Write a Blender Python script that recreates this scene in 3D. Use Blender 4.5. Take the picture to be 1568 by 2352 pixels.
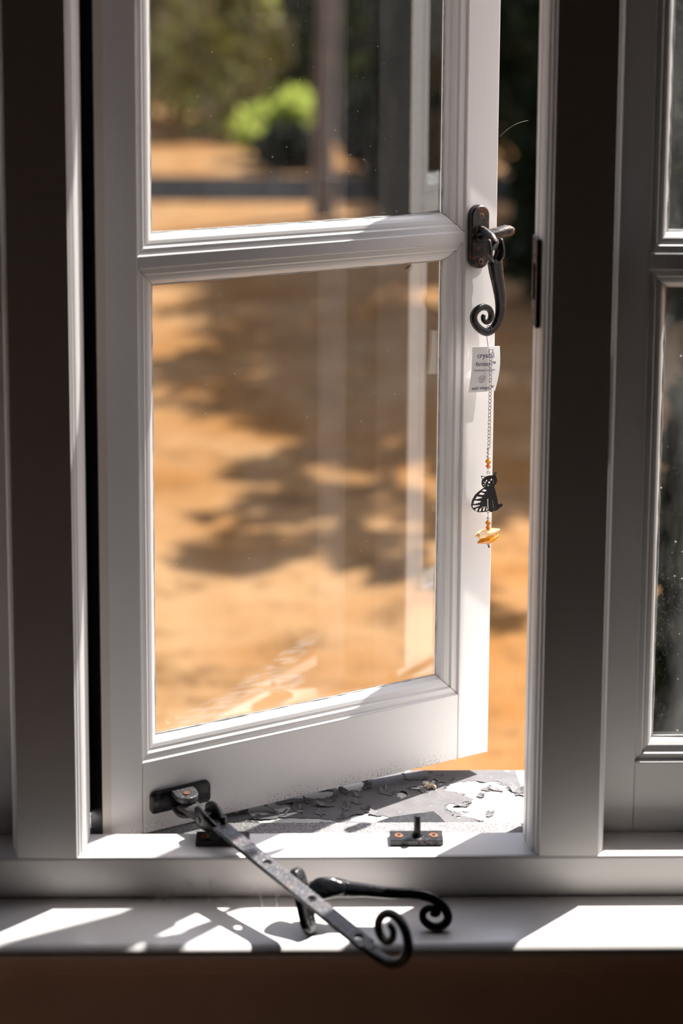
import bpy, math, random
import numpy as np
from mathutils import Vector, Matrix

for o in list(bpy.data.objects):
    bpy.data.objects.remove(o)
SC = bpy.context.scene
COL = SC.collection

# ------------------------------------------------------------------ camera
# metres; x along the window, y outwards into the garden, z up.  Origin: front top edge of the frame's bottom rail.
cam = bpy.data.cameras.new('camera')
cam.sensor_fit = 'VERTICAL'; cam.sensor_height = 36; cam.sensor_width = 24
cam.lens = 58.163; cam.shift_y = -0.3252
cam.clip_start = 0.02; cam.clip_end = 200
cam.dof.use_dof = True; cam.dof.focus_distance = 2.085; cam.dof.aperture_fstop = 2.15
cam_o = bpy.data.objects.new('camera', cam); COL.objects.link(cam_o)
p, ro, ya = (math.radians(v) for v in (7.1311, -0.33778, 1.07787))
Fw = Vector((math.sin(ya)*math.cos(p), math.cos(ya)*math.cos(p), -math.sin(p)))
R0 = Vector((math.cos(ya), -math.sin(ya), 0)); U0 = R0.cross(Fw)
Rr = math.cos(ro)*R0 - math.sin(ro)*U0; Uu = math.sin(ro)*R0 + math.cos(ro)*U0
m = Matrix((Rr, Uu, -Fw)).transposed().to_4x4(); m.translation = Vector((0, -1.789, 1.0085))
cam_o.matrix_world = m
SC.camera = cam_o

# ------------------------------------------------------------------ light and exposure
SUN = Vector((1.12, 1.0, 2.1)).normalized()          # towards the sun: high, outside, to the right
world = bpy.data.worlds.new('sky'); SC.world = world; world.use_nodes = True
wn = world.node_tree
sky = wn.nodes.new('ShaderNodeTexSky'); sky.sky_type = 'NISHITA'; sky.sun_disc = False
sky.sun_elevation = math.asin(SUN.z); sky.sun_rotation = math.atan2(SUN.x, SUN.y)
bg = wn.nodes['Background']; bg.inputs['Strength'].default_value = 0.46
hz = wn.nodes.new('ShaderNodeMix'); hz.data_type = 'RGBA'; hz.inputs[0].default_value = .5       # thin bright haze over the blue
bw = wn.nodes.new('ShaderNodeRGBToBW'); wn.links.new(sky.outputs[0], bw.inputs[0]); wn.links.new(sky.outputs[0], hz.inputs[6])
wm = wn.nodes.new('ShaderNodeMix'); wm.data_type = 'RGBA'; wm.blend_type = 'MULTIPLY'; wm.inputs[0].default_value = 1
wn.links.new(bw.outputs[0], wm.inputs[6]); wm.inputs[7].default_value = (1.12, 1.02, .98, 1); wn.links.new(wm.outputs[2], hz.inputs[7])
wn.links.new(hz.outputs[2], bg.inputs[0])

def sun_lamp(name, to, strength, angle, col):
    l = bpy.data.lights.new(name, 'SUN'); l.energy = strength; l.angle = math.radians(angle); l.color = col
    o = bpy.data.objects.new(name, l); COL.objects.link(o)
    o.rotation_euler = (-to).to_track_quat('-Z', 'Y').to_euler(); o.location = to*6
    return o
sun_o = sun_lamp('sun', SUN, 14.0, 0.6, (1.0, 0.955, 0.90))
# the sun mirrored by the outer face of the closed right-hand panes (about a quarter of it at this angle) onto the open casement
glint_o = sun_lamp('sun_mirrored_by_right_panes', Vector((SUN.x, -SUN.y, SUN.z)), 2.2, 0.8, (1.0, 0.955, 0.90))
SC.view_settings.view_transform = 'Standard'; SC.view_settings.look = 'None'
SC.view_settings.exposure = 0.1; SC.view_settings.gamma = 1.0; SC.view_settings.use_curve_mapping = False
SC.cycles.max_bounces = 10; SC.cycles.transparent_max_bounces = 24; SC.cycles.use_denoising = True
SC.cycles.diffuse_bounces = 5; SC.cycles.sample_clamp_indirect = 6

# ------------------------------------------------------------------ mesh helpers
class MB:
    def __init__(s): s.v = []; s.f = []
    def add(s, vs, fs):
        b = len(s.v); s.v += [tuple(x) for x in vs]; s.f += [tuple(b+i for i in f) for f in fs]; return s
    def box(s, a, b):
        (x0, y0, z0), (x1, y1, z1) = a, b
        v = [(x0,y0,z0),(x1,y0,z0),(x1,y1,z0),(x0,y1,z0),(x0,y0,z1),(x1,y0,z1),(x1,y1,z1),(x0,y1,z1)]
        return s.add(v, [(0,3,2,1),(4,5,6,7),(0,1,5,4),(1,2,6,5),(2,3,7,6),(3,0,4,7)])
    def prism(s, poly, axis, a, b):
        """poly: 2D points; axis 'x': (y,z) swept in x; 'y': (x,z) in y; 'z': (x,y) in z"""
        def P(q, t): return {'x': (t, q[0], q[1]), 'y': (q[0], t, q[1]), 'z': (q[0], q[1], t)}[axis]
        n = len(poly); v = [P(q, a) for q in poly] + [P(q, b) for q in poly]
        f = [tuple(range(n))[::-1], tuple(range(n, 2*n))] + [(i, (i+1) % n, n+(i+1) % n, n+i) for i in range(n)]
        return s.add(v, f)
    def ring_stack(s, rings, cap=True):
        n = len(rings[0]); v = [q for r in rings for q in r]; f = []
        for i in range(len(rings)-1):
            for k in range(n):
                f.append((i*n+k, i*n+(k+1) % n, (i+1)*n+(k+1) % n, (i+1)*n+k))
        if cap:
            f.append(tuple(range(n))[::-1]); f.append(tuple((len(rings)-1)*n+k for k in range(n)))
        return s.add(v, f)
    def tube(s, pts, r, seg=8):
        pts = [Vector(q) for q in pts]; rr = r if hasattr(r, '__len__') else [r]*len(pts); rings = []; ref = None
        for i, q in enumerate(pts):
            t = (pts[min(i+1, len(pts)-1)] - pts[max(i-1, 0)]).normalized()
            if ref is None: ref = Vector((0, 0, 1)) if abs(t.z) < .9 else Vector((1, 0, 0))
            n1 = (ref - t*ref.dot(t)).normalized(); ref = n1; n2 = t.cross(n1)
            rings.append([q + (n1*math.cos(2*math.pi*k/seg) + n2*math.sin(2*math.pi*k/seg))*rr[i] for k in range(seg)])
        return s.ring_stack(rings)
    def cyl(s, a, b, r, seg=20, r2=None): return s.tube([a, b], [r, r if r2 is None else r2], seg)
    def sweep(s, pts, nrm, hw, ht, seg=14, sq=1.0):
        """flat or round bar along a path lying in the plane with normal nrm; hw half width in that plane, ht across it"""
        pts = [Vector(q) for q in pts]; nrm = Vector(nrm).normalized(); rings = []
        for i, q in enumerate(pts):
            t = (pts[min(i+1, len(pts)-1)] - pts[max(i-1, 0)]).normalized(); nn = nrm.cross(t).normalized()
            r = []
            for k in range(seg):
                c, si = math.cos(2*math.pi*(k+.5)/seg), math.sin(2*math.pi*(k+.5)/seg)
                c = math.copysign(abs(c)**sq, c); si = math.copysign(abs(si)**sq, si)
                r.append(q + nn*hw[i]*c + nrm*ht[i]*si)
            rings.append(r)
        def endcap(i, sgn):
            t = (pts[i] - pts[i-1 if sgn > 0 else i+1]).normalized(); c = pts[i]
            return [c + (x-c)*.72 + t*min(hw[i], ht[i])*.55 for x in rings[i]]
        rings = [endcap(0, -1)] + rings + [endcap(len(pts)-1, 1)]
        return s.ring_stack(rings)
    def torus(s, c, ax, R, r, seg=14, sub=6, squash=1.0, up=None):
        ax = Vector(ax).normalized(); c = Vector(c)
        a1 = Vector(up) if up is not None else (Vector((0, 0, 1)) if abs(ax.z) < .9 else Vector((1, 0, 0)))
        a1 = (a1 - ax*a1.dot(ax)).normalized(); a2 = ax.cross(a1); v = []; f = []
        for i in range(seg):
            an = 2*math.pi*i/seg; d = a1*math.cos(an)*squash + a2*math.sin(an)
            for k in range(sub):
                b = 2*math.pi*k/sub; v.append(c + d*(R + r*math.cos(b)) + ax*r*math.sin(b))
        for i in range(seg):
            for k in range(sub):
                f.append((i*sub+k, ((i+1) % seg)*sub+k, ((i+1) % seg)*sub+(k+1) % sub, i*sub+(k+1) % sub))
        return s.add(v, f)
    def mesh(s, name):
        me = bpy.data.meshes.new(name); me.from_pydata([tuple(q) for q in s.v], [], s.f); me.validate(); me.update(); return me

def catmull(pts, n=5):
    pts = [Vector(q) for q in pts]; out = []
    for i in range(len(pts)-1):
        p0 = pts[max(i-1, 0)]; p1 = pts[i]; p2 = pts[i+1]; p3 = pts[min(i+2, len(pts)-1)]
        for k in range(n):
            t = k/n
            out.append(.5*((2*p1) + (p2-p0)*t + (2*p0-5*p1+4*p2-p3)*t*t + (3*p1-p0-3*p2+p3)*t**3))
    return out + [pts[-1]]
def lerp_list(vals, n):
    x = np.linspace(0, len(vals)-1, n); return list(np.interp(x, range(len(vals)), vals))

def obj(name, mb, mat, parent=None, bevel=0, smooth=False, kind=None, label=None, cat=None, group=None):
    me = mb.mesh(name) if isinstance(mb, MB) else mb
    if mat is not None: me.materials.append(mat)
    o = bpy.data.objects.new(name, me); COL.objects.link(o)
    if parent: o.parent = parent
    if smooth:
        for q in me.polygons: q.use_smooth = True
        me.update()
        try: me.set_sharp_from_angle(angle=math.radians(38))
        except Exception: pass
    if bevel:
        b = o.modifiers.new('edge', 'BEVEL'); b.width = bevel; b.segments = 2; b.limit_method = 'ANGLE'; b.angle_limit = math.radians(35)
    for k, v in (('kind', kind), ('label', label), ('category', cat), ('group', group)):
        if v: o[k] = v
    return o
def empty(name, loc=(0, 0, 0), rz=0, parent=None, kind=None, label=None, cat=None, group=None):
    o = bpy.data.objects.new(name, None); COL.objects.link(o); o.location = loc; o.rotation_euler = (0, 0, rz)
    o.empty_display_size = .05
    if parent: o.parent = parent
    for k, v in (('kind', kind), ('label', label), ('category', cat), ('group', group)):
        if v: o[k] = v
    return o

# ------------------------------------------------------------------ materials
class NT:
    def __init__(s, name):
        s.m = bpy.data.materials.new(name); s.m.use_nodes = True; s.t = s.m.node_tree
        s.b = s.t.nodes['Principled BSDF']; s.out = s.t.nodes['Material Output']
    def n(s, typ, **kw):
        x = s.t.nodes.new(typ)
        for k, v in kw.items():
            if k in x.inputs.keys(): x.inputs[k].default_value = v
            else: setattr(x, k, v)
        return x
    def l(s, a, b): s.t.links.new(a, b)
    def coord(s, scale=(1, 1, 1)):
        c = s.n('ShaderNodeTexCoord'); mp = s.n('ShaderNodeMapping'); mp.inputs['Scale'].default_value = scale
        s.l(c.outputs['Object'], mp.inputs[0]); return mp.outputs[0]
    def noise(s, vec, scale, detail=3, rough=.55):
        x = s.n('ShaderNodeTexNoise'); x.inputs['Scale'].default_value = scale; x.inputs['Detail'].default_value = detail
        x.inputs['Roughness'].default_value = rough; s.l(vec, x.inputs['Vector']); return x.outputs['Fac']
    def rng(s, v, a, b, c=0., d=1.):
        x = s.n('ShaderNodeMapRange'); x.inputs[1].default_value = a; x.inputs[2].default_value = b
        x.inputs[3].default_value = c; x.inputs[4].default_value = d; s.l(v, x.inputs[0]); return x.outputs[0]
    def math(s, op, a, b=None):
        x = s.n('ShaderNodeMath', operation=op)
        for i, q in enumerate((a, b)):
            if q is None: continue
            if isinstance(q, (int, float)): x.inputs[i].default_value = q
            else: s.l(q, x.inputs[i])
        return x.outputs[0]
    def mix(s, fac, a, b):
        x = s.n('ShaderNodeMix', data_type='RGBA')
        for i, q in ((0, fac), (6, a), (7, b)):
            if isinstance(q, (int, float)): x.inputs[i].default_value = q
            elif isinstance(q, tuple): x.inputs[i].default_value = (*q, 1)
            else: s.l(q, x.inputs[i])
        return x.outputs[2]
    def bump(s, h, strength, dist=.001):
        x = s.n('ShaderNodeBump'); x.inputs['Strength'].default_value = strength; x.inputs['Distance'].default_value = dist
        s.l(h, x.inputs['Height']); s.l(x.outputs[0], s.b.inputs['Normal'])
    def base(s, c):
        if isinstance(c, tuple): s.b.inputs['Base Color'].default_value = (*c, 1)
        else: s.l(c, s.b.inputs['Base Color'])
    def set(s, **kw):
        for k, v in kw.items(): s.b.inputs[k.replace('_', ' ')].default_value = v

def sep(t, vec):
    x = t.n('ShaderNodeSeparateXYZ'); t.l(vec, x.inputs[0]); return x.outputs

PAINT = (.87, .835, .82)
def paint(name, col=PAINT, grime_z=None, strip_x=None, dirt=.7, rough=.36):
    t = NT(name); v = t.coord(); c = col
    tint = t.noise(v, 6, 3)
    c = t.mix(t.rng(tint, .3, .7), tuple(x*.965 for x in col), col)
    if strip_x:
        sx = sep(t, v)[0]; c = t.mix(t.rng(sx, strip_x-.0006, strip_x+.0006, .55, 0), c, (.70, .60, .46))
        c = t.mix(t.math('LESS_THAN', sx, .0004), c, (.025, .024, .024))
    sp = t.noise(v, 330, 2, .5); spm = t.rng(sp, .735, .78); area = t.rng(t.noise(v, 14, 2), .42, .62)
    c = t.mix(t.math('MULTIPLY', t.math('MULTIPLY', spm, area), dirt), c, (.10, .07, .05))
    if grime_z is not None:
        z = sep(t, v)[2]; band = t.rng(z, grime_z, grime_z+.022, 1, 0)
        gn = t.math('MULTIPLY', t.rng(t.noise(v, 420, 3, .6), .50, .64), t.rng(t.noise(v, 22, 3), .38, .62))
        c = t.mix(t.math('MULTIPLY', t.math('MULTIPLY', band, gn), .75), c, (.16, .12, .085))
    t.base(c); t.set(Roughness=rough)
    vb = t.coord((1, 1, .25)); t.bump(t.noise(vb, 160, 3), .12, .0006)
    return t.m
M_paint = paint('white_gloss_paint', dirt=.35)
M_sash = paint('white_casement_paint', grime_z=-.0165, strip_x=.0115)
M_rail = paint('white_casement_rail_paint', grime_z=-.0165)
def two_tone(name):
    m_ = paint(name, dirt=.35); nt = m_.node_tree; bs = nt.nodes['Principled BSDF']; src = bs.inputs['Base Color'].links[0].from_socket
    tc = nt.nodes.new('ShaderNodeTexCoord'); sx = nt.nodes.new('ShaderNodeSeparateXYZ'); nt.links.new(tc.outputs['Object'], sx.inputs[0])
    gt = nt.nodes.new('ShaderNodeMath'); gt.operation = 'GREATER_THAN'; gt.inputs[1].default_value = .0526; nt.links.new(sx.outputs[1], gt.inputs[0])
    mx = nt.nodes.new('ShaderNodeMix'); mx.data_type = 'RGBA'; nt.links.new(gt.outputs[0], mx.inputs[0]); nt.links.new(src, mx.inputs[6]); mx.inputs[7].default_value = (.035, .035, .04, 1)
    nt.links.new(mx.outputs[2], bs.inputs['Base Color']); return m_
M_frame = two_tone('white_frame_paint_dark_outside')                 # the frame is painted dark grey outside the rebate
M_board = paint('white_sill_board_paint', rough=.26, dirt=.5)
M_board.node_tree.nodes['Principled BSDF'].inputs['Specular IOR Level'].default_value = .85

def plain(name, col, rough=.6, var=.15, scale=8, bump=0, bscale=60, metallic=0, bd=.002):
    t = NT(name); v = t.coord(); n = t.noise(v, scale, 4)
    t.base(t.mix(t.rng(n, .3, .7), tuple(x*(1-var) for x in col), tuple(min(1, x*(1+var)) for x in col)))
    t.set(Roughness=rough, Metallic=metallic)
    if bump: t.bump(t.noise(v, bscale, 4), bump, bd)
    return t.m
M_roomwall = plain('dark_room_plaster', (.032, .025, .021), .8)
M_lowwall = plain('brown_wall_below_sill', (.88, .66, .57), .55, .12, 5, .1, 40)
M_floor = plain('dark_floorboards', (.27, .17, .115), .5, .3, 5)
M_render = plain('whitewashed_outer_wall', (.36, .35, .33), .9, .08, 9, .3, 50, bd=.004)

def iron(name, rust=.0, rough=.38, col=(.012, .0125, .015), hammer=.35, wear=0.):
    t = NT(name); v = t.coord(); c = t.mix(t.noise(v, 90, 3), tuple(x*.7 for x in col), tuple(x*1.5 for x in col))
    r = t.rng(t.noise(v, 120, 4, .6), .47+.10*(1-rust), .56+.10*(1-rust)) if rust else None
    if wear:
        w = t.math('MULTIPLY', t.rng(t.noise(v, 300, 4, .7), .5, .62), wear); c = t.mix(w, c, (.33, .30, .30))
    if r is not None:
        rc = t.mix(t.noise(v, 260, 2), (.20, .055, .014), (.42, .15, .045)); c = t.mix(t.math('MULTIPLY', r, min(1, rust*1.3)), c, rc)
        t.l(t.rng(r, 0, 1, rough, .85), t.b.inputs['Roughness'])
    else: t.set(Roughness=rough)
    t.base(c); t.bump(t.noise(v, 170, 2), hammer, .0012)
    return t.m
M_iron = iron('black_painted_iron', .06, .34, (.006, .0062, .0075))
M_rusty = iron('black_iron_rusting', .30, .36, (.008, .008, .009))
M_gloss = iron('glossy_black_iron', 0, .16, hammer=.5)
M_bar = iron('worn_black_stay_iron', .12, .34, (.040, .040, .045), .3, .35)
M_screw = iron('rusted_screw', .9, .5, (.10, .055, .035))
M_wire = NT('dark_wire'); M_wire.base((.20, .17, .15)); M_wire.set(Metallic=.9, Roughness=.3); M_wire = M_wire.m

def glass(name, dust=1.0, streaks=False):
    t = NT(name); t.t.nodes.remove(t.b)
    geo = t.n('ShaderNodeNewGeometry'); dt = t.n('ShaderNodeVectorMath', operation='DOT_PRODUCT')
    t.l(geo.outputs['Incoming'], dt.inputs[0]); t.l(geo.outputs['Normal'], dt.inputs[1])
    cth = t.math('ABSOLUTE', dt.outputs['Value']); om = t.math('SUBTRACT', 1.0, cth)
    fr = t.math('ADD', t.math('MULTIPLY', t.math('POWER', om, 5.0), .55), .068)
    tr = t.n('ShaderNodeBsdfTransparent'); tr.inputs[0].default_value = (.965, .975, .97, 1)
    gl = t.n('ShaderNodeBsdfGlossy'); gl.inputs['Roughness'].default_value = 0.0; gl.inputs[0].default_value = (1, 1, 1, 1)
    mx = t.n('ShaderNodeMixShader'); t.l(fr, mx.inputs[0]); t.l(tr.outputs[0], mx.inputs[1]); t.l(gl.outputs[0], mx.inputs[2])
    v = t.coord()
    wv = t.n('ShaderNodeTexVoronoi'); wv.inputs['Scale'].default_value = 105; t.l(v, wv.inputs['Vector'])
    pick = t.rng(sep(t, wv.outputs['Color'])[0], .55, 1.0, 0, .085)
    dot = t.math('LESS_THAN', wv.outputs['Distance'], pick)
    wv2 = t.n('ShaderNodeTexVoronoi'); wv2.inputs['Scale'].default_value = 330; t.l(v, wv2.inputs['Vector'])
    dot2 = t.math('LESS_THAN', wv2.outputs['Distance'], t.rng(sep(t, wv2.outputs['Color'])[1], .5, 1.0, 0, .17))
    patch = t.rng(t.noise(v, 9, 3), .4, .62)
    d = t.math('ADD', t.math('MULTIPLY', dot, .42*dust), t.math('MULTIPLY', t.math('MULTIPLY', dot2, patch), .20*dust))
    haze = t.math('MULTIPLY', t.rng(t.noise(t.coord((1, 1, .3)), 16, 4, .65), .35, .75), .028*dust)
    d = t.math('ADD', d, haze)
    if streaks:
        s3 = sep(t, v); rot = t.n('ShaderNodeMapping'); rot.inputs['Rotation'].default_value = (0, math.radians(-28), 0)
        rot.inputs['Scale'].default_value = (1, 1, 7); c0 = t.n('ShaderNodeTexCoord'); t.l(c0.outputs['Object'], rot.inputs[0])
        sn = t.rng(t.noise(rot.outputs[0], 40, 3, .6), .40, .60)
        tot = None
        for (cx, cz, rx, rz, k) in ((.252, .158, .045, .016, -.5), (.195, .122, .05, .022, -.35), (.15, .112, .055, .014, -.2), (.245, .126, .035, .012, 0)):
            dx = t.math('DIVIDE', t.math('SUBTRACT', s3[0], cx), rx)
            dz = t.math('DIVIDE', t.math('ADD', t.math('SUBTRACT', s3[2], cz), t.math('MULTIPLY', t.math('SUBTRACT', s3[0], cx), k)), rz)
            r2 = t.math('ADD', t.math('MULTIPLY', dx, dx), t.math('MULTIPLY', dz, dz)); q = t.rng(r2, .45, 1.0, 1, 0)
            tot = q if tot is None else t.math('MAXIMUM', tot, q)
        d = t.math('ADD', d, t.math('MULTIPLY', t.math('MULTIPLY', tot, sn), .13))
    df = t.n('ShaderNodeBsdfDiffuse'); df.inputs[0].default_value = (.92, .90, .87, 1)
    tl = t.n('ShaderNodeBsdfTranslucent'); tl.inputs[0].default_value = (.95, .93, .90, 1)
    md = t.n('ShaderNodeMixShader'); md.inputs[0].default_value = .8; t.l(df.outputs[0], md.inputs[1]); t.l(tl.outputs[0], md.inputs[2])
    fin = t.n('ShaderNodeMixShader'); t.l(d, fin.inputs[0]); t.l(mx.outputs[0], fin.inputs[1]); t.l(md.outputs[0], fin.inputs[2])
    t.l(fin.outputs[0], t.out.inputs[0]); return t.m
M_glass = glass('dusty_window_glass', .55, False)
M_glass_low = glass('smeared_window_glass', .55, True)
M_glass_dirty = glass('dirty_window_glass', 1.3, False)
M_putty = plain('cracked_glazing_putty', (.50, .50, .49), .8, .35, 70, .5, 200)

def leaf(name, c1, c2, trans=.35):
    t = NT(name); oi = t.n('ShaderNodeNewGeometry')
    col = t.mix(oi.outputs['Random Per Island'], c1, c2); t.base(col); t.set(Roughness=.6); t.b.inputs['Specular IOR Level'].default_value = .12
    tl = t.n('ShaderNodeBsdfTranslucent'); t.l(col, tl.inputs[0])
    mx = t.n('ShaderNodeMixShader'); mx.inputs[0].default_value = trans
    t.l(t.b.outputs[0], mx.inputs[1]); t.l(tl.outputs[0], mx.inputs[2]); t.l(mx.outputs[0], t.out.inputs[0]); return t.m
M_leaf_dark = leaf('dark_evergreen_leaves', (.007, .010, .006), (.020, .030, .010), .15)
M_leaf_mid = leaf('olive_brown_leaves', (.40, .32, .20), (.52, .52, .15), .5)
M_leaf_bright = leaf('yellow_green_leaves', (.30, .36, .06), (.52, .56, .13), .5)
M_leaf_shade = leaf('shade_tree_leaves', (.03, .045, .013), (.07, .09, .026), .2)
M_bark = plain('brown_tree_bark', (.17, .12, .095), .9, .3, 7, .8, 25, bd=.02)
t = NT('dry_golden_grass'); v = t.coord()
c = t.mix(t.rng(t.noise(v, 1.1, 5, .6), .34, .66), (.190, .082, .020), (.275, .165, .082))
c = t.mix(t.rng(t.noise(v, 5, 5, .7), .50, .68), c, (.115, .058, .021)); t.base(c); t.set(Roughness=1.0)
t.b.inputs['Specular IOR Level'].default_value = .1; M_grass = t.m
M_dark_strip = plain('near_black_strip', (.009, .0085, .009), 1.0, .2, 5)
M_dark_strip.node_tree.nodes['Principled BSDF'].inputs['Specular IOR Level'].default_value = .05

# ------------------------------------------------------------------ the room shell
Z_FLOOR, Z_CEIL, Z_GROUND = -.92, 1.62, -.90
TOP = 1.243                                          # underside of the frame's head
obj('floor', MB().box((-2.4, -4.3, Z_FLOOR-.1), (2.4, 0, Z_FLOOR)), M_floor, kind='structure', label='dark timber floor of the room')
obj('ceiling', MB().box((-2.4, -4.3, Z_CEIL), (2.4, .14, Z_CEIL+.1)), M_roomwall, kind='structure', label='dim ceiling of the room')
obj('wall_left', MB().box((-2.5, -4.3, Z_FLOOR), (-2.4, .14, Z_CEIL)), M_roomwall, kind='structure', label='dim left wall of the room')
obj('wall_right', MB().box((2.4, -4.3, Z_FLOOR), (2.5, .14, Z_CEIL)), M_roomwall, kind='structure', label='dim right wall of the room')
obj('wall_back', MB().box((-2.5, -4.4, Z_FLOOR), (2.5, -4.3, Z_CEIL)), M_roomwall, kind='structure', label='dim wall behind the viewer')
WX = .945
wf = MB().box((-2.4, -.058, Z_FLOOR), (2.4, .03, -.0665))
obj('wall_front', wf, M_lowwall, kind='structure', label='dark brown painted wall below the window board')
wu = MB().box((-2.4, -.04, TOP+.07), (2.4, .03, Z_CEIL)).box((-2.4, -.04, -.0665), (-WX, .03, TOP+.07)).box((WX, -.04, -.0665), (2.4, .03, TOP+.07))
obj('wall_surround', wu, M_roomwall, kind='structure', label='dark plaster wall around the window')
we = MB().box((-2.5, .031, Z_GROUND), (2.5, .15, -.062)).box((-2.5, .031, TOP+.07), (2.5, .15, Z_CEIL+.1))
we.box((-2.5, .031, -.062), (-WX, .15, TOP+.07)).box((WX, .031, -.062), (2.5, .15, TOP+.07))
WALL_OUT = obj('wall_outside', we, M_render, kind='structure', label='white outer face of the house wall')

# window board with its rounded nose, and the moulding under it
prof = [(0, -.0665), (0, -.049), (-.086, -.049)]
for k in range(1, 9):
    a = math.pi/2*k/8; prof.append((-.086-.0125*math.sin(a), -.049-.0105*(1-math.cos(a))))
prof += [(-.0978, -.0625), (-.0955, -.0655), (-.092, -.0665)]
obj('trim_1', MB().prism(prof, 'x', -1.1, 1.1), M_board, smooth=True, kind='structure', label='white painted window board with a rounded nose')
prof = [(-.058, -.0665), (-.084, -.0665), (-.084, -.071), (-.080, -.0745), (-.076, -.081), (-.0735, -.088), (-.073, -.0945), (-.070, -.0975), (-.058, -.0975)]
obj('trim_2', MB().prism(prof, 'x', -1.1, 1.1), M_lowwall, smooth=True, kind='structure', label='narrow cove moulding under the window board')

# ------------------------------------------------------------------ the fixed window frame
W1 = empty('window_1', kind='structure', label='white painted timber window frame with two mullions')
prof = [(0, -.049), (0, -.0035), (.001, -.001), (.0035, 0), (.052, 0), (.052, -.018), (.107, -.018), (.107, -.062), (.031, -.062), (.031, -.049)]
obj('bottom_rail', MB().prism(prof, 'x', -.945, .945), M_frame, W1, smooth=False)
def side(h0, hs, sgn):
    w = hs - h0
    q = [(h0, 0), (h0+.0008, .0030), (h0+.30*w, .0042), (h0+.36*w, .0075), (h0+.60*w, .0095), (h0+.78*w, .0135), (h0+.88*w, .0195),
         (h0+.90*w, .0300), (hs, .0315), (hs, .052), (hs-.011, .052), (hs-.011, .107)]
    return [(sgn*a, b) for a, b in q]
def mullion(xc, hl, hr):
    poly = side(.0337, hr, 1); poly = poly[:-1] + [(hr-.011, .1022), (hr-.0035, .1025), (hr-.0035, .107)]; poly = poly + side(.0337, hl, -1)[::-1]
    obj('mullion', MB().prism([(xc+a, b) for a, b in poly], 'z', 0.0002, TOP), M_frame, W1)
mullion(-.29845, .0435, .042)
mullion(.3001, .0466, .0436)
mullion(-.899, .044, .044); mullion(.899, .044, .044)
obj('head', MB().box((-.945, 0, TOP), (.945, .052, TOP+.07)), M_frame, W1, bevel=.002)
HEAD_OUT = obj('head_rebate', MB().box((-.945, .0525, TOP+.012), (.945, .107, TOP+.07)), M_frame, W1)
# gritty weather-worn floor of the rebate
t = NT('gritty_rebate_paint'); v = t.coord()
c = t.mix(t.rng(t.noise(v, 500, 3, .7), .35, .7), (.10, .095, .095), (.36, .34, .34))
c = t.mix(t.rng(t.noise(v, 260, 2), .68, .72), c, (.75, .73, .70)); t.base(c); t.set(Roughness=.8)
t.bump(t.noise(v, 420, 3), .8, .0015); M_grit = t.m
obj('rebate_floor', MB().box((-.262, .0522, -.0185), (.258, .1085, -.0172)), M_grit, W1, label='gritty grey strip between frame and outer sill')

# ------------------------------------------------------------------ casements
PROFILE = [(0, 0), (.0012, -.0036), (.0085, -.0046), (.0098, -.0078), (.0128, -.0084), (.0165, -.0100), (.0195, -.0130), (.0218, -.0170), (.0238, -.0196), (.0240, -.0205)]
def moulding_mesh(u0, u1, z0, z1, k):
    """one mitred length (0 bottom, 1 right, 2 top, 3 left) of the glazing moulding"""
    prof = PROFILE + [(.012, -.0205), (.0115, -.0455), (0, -.0455)]
    cor = lambda a: [(u0+a, z0+a), (u1-a, z0+a), (u1-a, z1-a), (u0+a, z1-a)]
    e0 = [(cor(a)[k][0], -b, cor(a)[k][1]) for a, b in prof]; e1 = [(cor(a)[(k+1) % 4][0], -b, cor(a)[(k+1) % 4][1]) for a, b in prof]
    ax = [(1, 0), (0, 1), (-1, 0), (0, -1)][k]; gp = .00035
    e0 = [(x+ax[0]*gp, y, z+ax[1]*gp) for x, y, z in e0]; e1 = [(x-ax[0]*gp, y, z-ax[1]*gp) for x, y, z in e1]
    return MB().ring_stack([e1, e0])
def putty_mesh(u0, u1, z0, z1):
    mb = MB(); prof = [(.0116, .0238), (.0225, .0238), (.0120, .0400)]
    loops = [[(u0+a, b, z0+a), (u1-a, b, z0+a), (u1-a, b, z1-a), (u0+a, b, z1-a)] for a, b in prof]
    v = [q for l in loops for q in l]; f = []
    for i in range(3):
        j = (i+1) % 3
        for k in range(4): f.append((i*4+k, j*4+k, j*4+(k+1) % 4, i*4+(k+1) % 4))
    return mb.add(v, f)
def seal_mesh(u0, u1, z0, z1, seed):
    """thin cracked bead where glass meets moulding, inside"""
    rnd = random.Random(seed); mb = MB(); a = .0232
    cs = [(u0+a, z0+a), (u1-a, z0+a), (u1-a, z1-a), (u0+a, z1-a)]
    for i in range(4):
        p0, p1 = cs[i], cs[(i+1) % 4]; n = 34; pts = []; rr = []
        for k in range(n+1):
            s_ = k/n; pts.append((p0[0]+(p1[0]-p0[0])*s_, .0200, p0[1]+(p1[1]-p0[1])*s_)); rr.append(.0009+.0009*rnd.random())
        mb.tube(pts, rr, 6)
    return mb
W_S = .5325
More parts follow.
